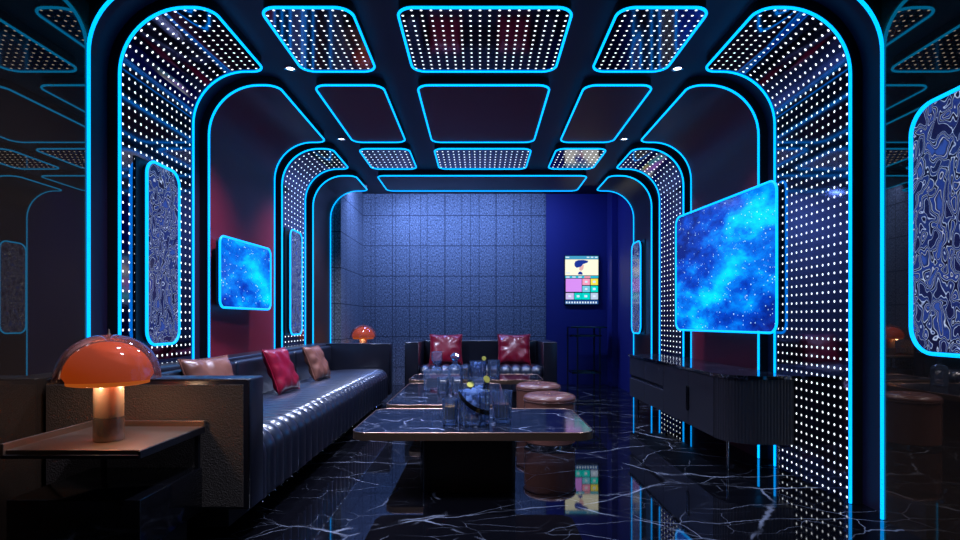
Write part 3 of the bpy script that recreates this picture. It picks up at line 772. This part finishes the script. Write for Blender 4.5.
lamp_light((-1.80+.0, 8.30, TZ+.262), 1.3)

# ------------------------------------------------------------------ coffee tables
def coffee_table(label, x0, x1, y0, y1, ztop, r, ped):
    cx, cy = (x0+x1)/2, (y0+y1)/2
    t = thing('coffee_table', label, 'coffee table', (cx, cy, 0))
    a, b_ = (x1-x0)/2, (y1-y0)/2
    def P(u, v_, n): return Vector((v_, u, n))
    bm = rr_slab(P, -b_+.006, b_-.006, -a+.006, a-.006, r-.006, ztop-.02, ztop); obj('tabletop', bm, [M['marble'], M['black']], t, smooth='keep')
    bm = rr_slab(P, -b_, b_, -a, a, r, ztop-.047, ztop-.006)
    obj('edge_band', bm, [M['bronze'], M['bronze']], t, smooth='keep')
    bm = bmesh.new(); tube(bm, [(v_, u, ztop-.001) for u, v_ in rr_outline(-b_+.003, b_-.003, -a+.003, a-.003, r-.003)], 0.0042, True, 6); obj('copper_trim', bm, M['copper'], t, smooth=True)
    p = ped
    bm = rr_slab(lambda u, v_, n: Vector((v_, u, n)), p[2]-cy, p[3]-cy, p[0]-cx, p[1]-cx, 0.05, 0.0, ztop-.046)
    obj('pedestal', bm, [M['pedestal'], M['pedestal']], t, smooth='keep')
    return t
ZC = 0.43
coffee_table('front marble coffee table with copper edge and rounded corners, nearest the viewer', -0.812, 0.665, 3.32, 4.25, ZC, 0.11, (-0.40, 0.20, 3.56, 4.02))
coffee_table('middle marble coffee table, longer and narrower, behind the front one', -0.79, 0.185, 4.42, 5.98, ZC, 0.09, (-0.55, -0.05, 4.8, 5.6))
coffee_table('rearmost marble coffee table right in front of the facing sofa', -0.846, 0.694, 6.28, 7.00, ZC, 0.09, (-0.4, 0.2, 6.45, 6.85))

# ------------------------------------------------------------------ stools
def stool(loc, label):
    t = thing('stool', label, 'stool', loc)
    bm = bmesh.new(); lathe(bm, [(0.001, 0.0), (0.205, 0.0), (0.205, 0.03), (0.001, 0.03)], 48); obj('base_ring', bm, M['chrome'], t, smooth=0.5)
    bm = bmesh.new(); lathe(bm, [(0.001, 0.028), (0.222, 0.028), (0.228, 0.036), (0.228, 0.385), (0.222, 0.395), (0.001, 0.395)], 64); obj('body', bm, M['stool'], t, smooth=0.5)
    pr = [(0.05, 0.392), (0.222, 0.392), (0.233, 0.402), (0.234, 0.418), (0.224, 0.434), (0.20, 0.447), (0.16, 0.456), (0.11, 0.459), (0.06, 0.457), (0.025, 0.449), (0.004, 0.443)]
    bm = bmesh.new()
    seg = 64; rings = []
    for r_, z in pr:
        ring = []
        for k in range(seg):
            a = 2*PI*k/seg
            g = (1-abs(math.sin(4*a/2)))**6 if 0.03 < r_ < 0.2 else 0
            ring.append(bm.verts.new((r_*math.cos(a), r_*math.sin(a), z-0.007*g*math.exp(-((r_-.08)/.07)**2))))
        rings.append(ring)
    for i in range(len(rings)-1):
        for k in range(seg): bm.faces.new((rings[i][k], rings[i][(k+1) % seg], rings[i+1][(k+1) % seg], rings[i+1][k]))
    bm.faces.new(rings[0]); bm.faces.new(rings[-1]); obj('seat', bm, M['stool'], t, smooth=True)
    bm = bmesh.new(); tube(bm, [(0.231*math.cos(2*PI*k/48), 0.231*math.sin(2*PI*k/48), 0.3965) for k in range(48)], 0.0045, True, 6); obj('piping', bm, M['stool'], t, smooth=True)
    bm = bmesh.new(); bmesh.ops.create_uvsphere(bm, u_segments=12, v_segments=8, radius=0.012, matrix=Matrix.Translation((0, 0, 0.447))); obj('button', bm, M['copper'], t, smooth=True)
    return t
stool((0.592, 4.96, 0), 'round rose-brown leather stool with button top, nearer of the two')
stool((0.578, 5.79, 0), 'round rose-brown leather stool with button top, further of the two')

# ------------------------------------------------------------------ media cabinet
cab = thing('media_cabinet', 'long black low cabinet with fluted rounded end under the big screen', 'cabinet', (1.74, 5.2, 0))
def cabpts(inset, flute=True):
    """plan outline from far front corner, along the front, round the near end, back to the wall"""
    xf, xw = 1.736+inset, XB-0.006
    yf = 6.55; yn = 3.93+inset; r = 0.26-inset
    p = [(xf, yf)]
    return xf, xw, yf, yn, r
def fluted_end(z0, z1, inset=0.0):
    xf, xw, yf, yn, r = cabpts(inset)
    path = []
    # front straight, arc, end straight to the wall
    y_start = 4.10
    L1 = 0
    seq = [(xf, 4.13 + 0.06)]
    def pt(s):
        a0 = yn+r
        l1 = seq[0][1]-a0
        if s < l1: return Vector((xf, seq[0][1]-s)), Vector((-1, 0))
        s -= l1; l2 = r*PI/2
        if s < l2:
            a = s/r; return Vector((xf+r-r*math.cos(a), yn+r-r*math.sin(a))), Vector((-math.cos(a), -math.sin(a)))
        s -= l2; return Vector((xf+r+s, yn)), Vector((0, -1))
    tot = max(0, seq[0][1]-(yn+r)) + r*PI/2 + (xw-xf-r)
    n = int(tot/0.0045); out = []
    for k in range(n+1):
        s = tot*k/n; p, q = pt(s)
        d = 0.006*abs(math.sin(PI*s/0.023))**0.7 - 0.006
        out.append(p+q*d)
    bm = bmesh.new()
    a = [bm.verts.new((p.x, p.y, z0)) for p in out]; b_ = [bm.verts.new((p.x, p.y, z1)) for p in out]
    e = [(xw, seq[0][1])]
    a.append(bm.verts.new((e[0][0], e[0][1], z0))); b_.append(bm.verts.new((e[0][0], e[0][1], z1)))
    m = len(a)
    for k in range(m): bm.faces.new((a[k], a[(k+1) % m], b_[(k+1) % m], b_[k]))
    bm.faces.new(a); bm.faces.new(b_)
    return bm
def rel(o):
    o.data.transform(Matrix.Translation((-1.74, -5.2, 0))); return o
ZB, ZTOP = 0.222, 0.685
bm = fluted_end(ZB, ZTOP); rel(obj('fluted_end', bm, M['cabinet'], cab, smooth=0.9))
bm = bmesh.new(); box(bm, (1.756, 4.192, ZB), (XB-.006, 6.55, ZTOP), 0.0); rel(obj('body', bm, M['black'], cab))
# top slab (rounded near corner) in black marble
bm = bmesh.new()
xf, yn, r = 1.722, 3.915, 0.275
pl = [(XB-.004, 6.56), (xf, 6.56), (xf, yn+r)] + [(xf+r-r*math.cos(PI/2*k/14), yn+r-r*math.sin(PI/2*k/14)) for k in range(1, 15)] + [(XB-.004, yn)]
a = [bm.verts.new((x, y, ZTOP)) for x, y in pl]; b_ = [bm.verts.new((x, y, ZTOP+.025)) for x, y in pl]
for k in range(len(pl)): bm.faces.new((a[k], a[(k+1) % len(pl)], b_[(k+1) % len(pl)], b_[k]))
bm.faces.new(a); bm.faces.new(b_); rel(obj('cabinet_top', bm, M['marble'], cab))
G_ = 0.0025
def front(name, y0, y1, z0, z1, par=cab):
    bm = bmesh.new(); box(bm, (1.736, y0+G_, z0+G_), (1.757, y1-G_, z1-G_), 0.002, 1); return rel(obj(name, bm, M['cabinet'], par))
zm = (ZB+ZTOP)/2
for y0, y1 in ((5.97, 6.55), (5.35, 5.97)):
    front('drawer', y0, y1, zm+.018, ZTOP-.004); front('drawer', y0, y1, ZB, zm-.018)
bm = bmesh.new(); box(bm, (1.75, 5.35, zm-.018), (1.7565, 6.55, zm-.012)); rel(obj('finger_groove', bm, M['chrome'], cab))
d1 = front('door', 4.71, 5.35, ZB, ZTOP-.004); d2 = front('door', 4.195, 4.71, ZB, ZTOP-.004)
def pill(yc, par):
    bm = bmesh.new()
    pts = rr_outline(0.34, 0.555, yc-.026, yc+.026, 0.0255)
    a = [bm.verts.new((1.727, v_, u)) for u, v_ in pts]; b_ = [bm.verts.new((1.7365, v_, u)) for u, v_ in pts]
    bmesh.ops.remove_doubles(bm, verts=bm.verts[:], dist=1e-6)
    a = [v for v in bm.verts if v.co.x < 1.73]; b_ = [v for v in bm.verts if v.co.x > 1.73]; m = len(a)
    for k in range(m): bm.faces.new((a[k], a[(k+1) % m], b_[(k+1) % m], b_[k]))
    bm.faces.new(a); bm.faces.new(b_)
    return rel(obj('handle', bm, M['blackgloss'], par))
pill(4.71, d1)
for x, y in ((1.80, 4.10), (2.12, 4.00), (1.80, 6.40), (2.12, 6.40)):
    bm = bmesh.new(); lathe(bm, [(0.007, 0), (0.010, ZB+.001)], 12, (x, y, 0)); rel(obj('leg', bm, M['chrome'] if y < 4.5 else M['blackgloss'], cab, smooth=0.6))

# ------------------------------------------------------------------ bar stool at the back
bs = thing('bar_stool', 'thin black metal bar stool against the blue wall under touch screen', 'bar stool', (1.715, 9.25, 0))
bm = bmesh.new(); box(bm, (-0.26, -0.19, 0.985), (0.33, 0.17, 1.01), 0.006); obj('seat', bm, M['blackgloss'], bs)
bm = bmesh.new()
for a, b_ in (((-.27, -.19, .845), (.24, -.165, .87)), ((-.27, .15, .845), (.24, .175, .87)), ((-.27, -.19, .845), (-.245, .175, .87)), ((.215, -.19, .845), (.24, .175, .87))): box(bm, a, b_)
obj('seat_frame', bm, M['blackgloss'], bs)
for x, y in ((-.15, -.177), (.215, -.177), (-.258, .162), (.19, .162)):
    bm = bmesh.new(); box(bm, (x-.012, y-.012, 0), (x+.012, y+.012, 0.99)); obj('leg', bm, M['black'], bs)
bm = bmesh.new()
for a, b_ in (((-.23, -.20, .24), (.23, -.165, .275)), ((-.23, .15, .24), (.20, .175, .27)), ((-.24, -.19, .24), (-.215, .17, .27)), ((.205, -.19, .24), (.23, .17, .27))): box(bm, a, b_)
obj('footrest', bm, M['blackgloss'], bs)

# ------------------------------------------------------------------ glassware
def vessel(bm, r0, r1, h, base=0.012, th=0.005, seg=36, ribs=0, rib=0.0):
    lathe(bm, [(r0*.94, 0), (r0, .003), ((r0+r1)/2, h/2), (r1, h), (r1-th, h), ((r0+r1)/2-th, h/2), (r0-th, base+.004), (r0-th-.004, base)], seg, ribs=ribs, rib=rib)
def drink(name, loc, label, r, h, liquid=None, lh=(0.02, 0.08), foam=None, ribs=0, rib=0.0, group=None, seg=36):
    t = thing(name, label, 'glass', loc, group=group)
    bm = bmesh.new(); vessel(bm, r*.92, r, h, 0.02, seg=ribs*4 if ribs else seg, ribs=ribs, rib=rib); obj('cup', bm, M['glass'], t, smooth=None if ribs else 0.5)
    if liquid:
        bm = bmesh.new(); lathe(bm, [(0.001, lh[0]), (r*.92-.011, lh[0]), (r*.93-.009, lh[1]), (0.001, lh[1])], 32); o = obj('drink', bm, M[liquid], t, smooth=0.6)
    if foam:
        bm = bmesh.new(); lathe(bm, [(0.001, lh[1]+.0005), (r*.93-.009, lh[1]+.0005), (r*.93-.009, lh[1]+foam), (0.001, lh[1]+foam+.004)], 32); obj('foam', bm, M['cream'], t, smooth=0.6)
    return t
ice_mesh = None
def ice(loc, n, r, z0, z1, label, group, seed, size=0.034):
    global ice_mesh
    rnd = random.Random(seed)
    if ice_mesh is None:
        bm = bmesh.new(); box(bm, (-.5, -.5, -.5), (.5, .5, .5), 0.14, 2)
        ice_mesh = bpy.data.meshes.new('ice_cube'); bm.to_mesh(ice_mesh); bm.free(); ice_mesh.materials.append(M['ice'])
    per = 4
    for k in range(n):
        layer = k//per; a = 2*PI*(k % per)/per + layer*0.8
        o = bpy.data.objects.new('ice_cube', ice_mesh); COL.objects.link(o)
        rr = r*0.62 if n > 1 else 0
        o.location = (loc[0]+rr*math.cos(a), loc[1]+rr*math.sin(a), loc[2]+z0+size*.6+layer*size*1.05)
        o.scale = (size,)*3; o.rotation_euler = (rnd.uniform(-.5, .5), rnd.uniform(-.5, .5), rnd.uniform(0, 3))
        tag(o, label, 'ice cube', group)
def lemon(loc, rot, label, r=0.03):
    t = thing('lemon_slice', label, 'lemon slice', loc); t.rotation_euler = rot
    bm = bmesh.new(); lathe(bm, [(0.001, -.002), (r*.86, -.002), (r*.86, .002), (0.001, .002)], 24); obj('flesh', bm, M['lemon'], t)
    bm = bmesh.new(); tube(bm, [(r*.93*math.cos(2*PI*k/24), r*.93*math.sin(2*PI*k/24), 0) for k in range(24)], r*.1, True, 6); obj('rind', bm, M['lemon'], t, smooth=True)
def bucket(loc, label, r, h, strap=False):
    t = thing('ice_bucket', label, 'ice bucket', loc)
    bm = bmesh.new(); vessel(bm, r*.93, r, h, 0.02, 0.007, 60, ribs=15, rib=0.03); obj('bowl', bm, M['glass'], t)
    if strap:
        bm = bmesh.new(); prev = None
        for k in range(17):
            f = k/16; a = math.radians(-146+112*f); z = 0.205-0.125*f-0.025*math.sin(PI*f)
            ro = r*1.07
            p = [bm.verts.new((rr*math.cos(a), rr*math.sin(a), z+dz)) for rr, dz in ((ro, -.016), (ro+.005, -.016), (ro+.005, .016), (ro, .016))]
            if prev:
                for i in range(4): bm.faces.new((prev[i], prev[(i+1) % 4], p[(i+1) % 4], p[i]))
            else: bm.faces.new(p)
            prev = p
        bm.faces.new(prev[::-1]); s_ = obj('strap', bm, M['blackgloss'], t)
        bm = bmesh.new(); a = math.radians(-146+112*.62)
        c = Vector((r*1.075*math.cos(a)+.004*math.cos(a), r*1.075*math.sin(a)+.004*math.sin(a), 0.205-.125*.62-.025))
        box(bm, (c.x-.012, c.y-.005, c.z-.013), (c.x+.012, c.y+.003, c.z+.013), .003); obj('clasp', bm, M['gold'], s_)
    return t
# front table
def at(px, y): return (px-480)/(F/y)-0.03
bk = (at(474, 3.62), 3.62, ZC+.001)
bucket(bk, 'cut crystal ice bucket with black strap on the front table', 0.105, 0.215, True)
ice(bk, 20, 0.072, 0.012, 0.2, 'clear ice cube in the strapped crystal ice bucket', 'ice in the front bucket', 3, 0.040)
p = (at(450, 3.60), 3.60, ZC+.001)
drink('whisky_glass', p, 'crystal tumbler of amber whisky left of the strapped ice bucket', 0.052, 0.165, 'amber', (0.035, 0.115), ribs=14, rib=.02)
p = (at(502, 3.70), 3.70, ZC+.001)
drink('highball_glass', p, 'ribbed crystal glass of rosy drink right of strapped ice bucket', 0.066, 0.205, 'rose_drink', (0.03, 0.12), ribs=20, rib=.03)
cp = (at(479, 4.02), 4.02, ZC+.001)
t = thing('cocktail_glass', 'wide-mouthed cocktail glass with lemon slices behind the front ice bucket', 'glass', cp)
bm = bmesh.new(); lathe(bm, [(0.045, 0), (0.045, .004), (0.008, .012), (0.006, .075), (0.02, .095), (0.062, .16), (0.085, .255), (0.081, .255), (0.058, .165), (0.015, .103), (0.002, .10)], 48, ribs=12, rib=.02); obj('bowl', bm, M['glass'], t, smooth=0.5)
ice(cp, 4, 0.04, 0.155, 0.2, 'ice cube in the cocktail glass with lemon', 'ice in the cocktail glass', 8, 0.036)
lemon((cp[0]+.055, cp[1]-.075, cp[2]+.255), (math.radians(70), 0.3, .5), 'round lemon slice on right rim of the cocktail glass', 0.026)
lemon((cp[0]-.062, cp[1]-.065, cp[2]+.215), (math.radians(38), .5, -.4), 'lemon slice lying on left rim of the cocktail glass', 0.024)
# middle table
t = thing('decanter', 'square crystal decanter with cube stopper on the middle table', 'decanter', (at(437, 5.36), 5.36, ZC+.001))
bm = bmesh.new(); box(bm, (-.125, -.06, 0), (.125, .06, .20), 0.012, 2); obj('bottle', bm, M['glass'], t)
bm = bmesh.new(); box(bm, (-.1, -.045, 0.03), (.1, .045, .12), 0.008, 2); o = obj('drink', bm, M['dark_drink'], t)
o.parent = t
bm = bmesh.new(); lathe(bm, [(0.055, .198), (0.04, .215), (0.022, .225), (0.022, .25), (0.045, .258), (0.045, .268), (0.02, .275)], 12); obj('neck', bm, M['glass'], t)
bm = bmesh.new(); box(bm, (-.05, -.05, .277), (.05, .05, .375), 0.012, 2); obj('stopper', bm, M['glass'], t)
drink('short_glass', (at(443, 5.13), 5.13, ZC+.001), 'glass of dark drink with cream foam, beside the cube-stopper decanter', 0.056, 0.15, 'dark_drink', (0.03, 0.095), 0.022)
drink('short_glass', (at(457, 5.13), 5.13, ZC+.001), 'glass of dark drink with cream foam, right of its twin', 0.056, 0.15, 'dark_drink', (0.03, 0.095), 0.026)
t = thing('decanter', 'round faceted crystal decanter behind the two dark drinks', 'decanter', (at(455, 5.7), 5.7, ZC+.001))
bm = bmesh.new(); lathe(bm, [(0.066, 0), (0.075, .01), (0.075, .18), (0.06, .21), (0.026, .225), (0.026, .25), (0.034, .255)], 14); obj('bottle', bm, M['glass'], t)
bm = bmesh.new(); lathe(bm, [(0.02, .256), (0.045, .285), (0.05, .31), (0.03, .335), (0.004, .345)], 10); obj('stopper', bm, M['glass'], t)
# rear table
drink('whisky_glass', (at(465.5, 6.46), 6.46, ZC+.001), 'small tumbler of amber drink on the rear table', 0.05, 0.16, 'amber', (0.03, 0.115))
b2 = (at(478, 6.5), 6.50, ZC+.001)
bucket(b2, 'crystal ice bucket without a strap on the rear table', 0.095, 0.20)
ice(b2, 16, 0.062, 0.012, 0.2, 'ice cube in the crystal bucket on the rear table', 'ice in the rear bucket', 5, 0.040)
lemon((b2[0]+.07, b2[1]-.06, b2[2]+.235), (math.radians(75), 0, .3), 'yellow lemon slice on rim of the rear ice bucket', 0.026)
drink('wide_glass', (at(494, 6.46), 6.46, ZC+.001), 'wide crystal tumbler right of the rear ice bucket', 0.072, 0.215, 'rose_drink', (0.06, 0.10))
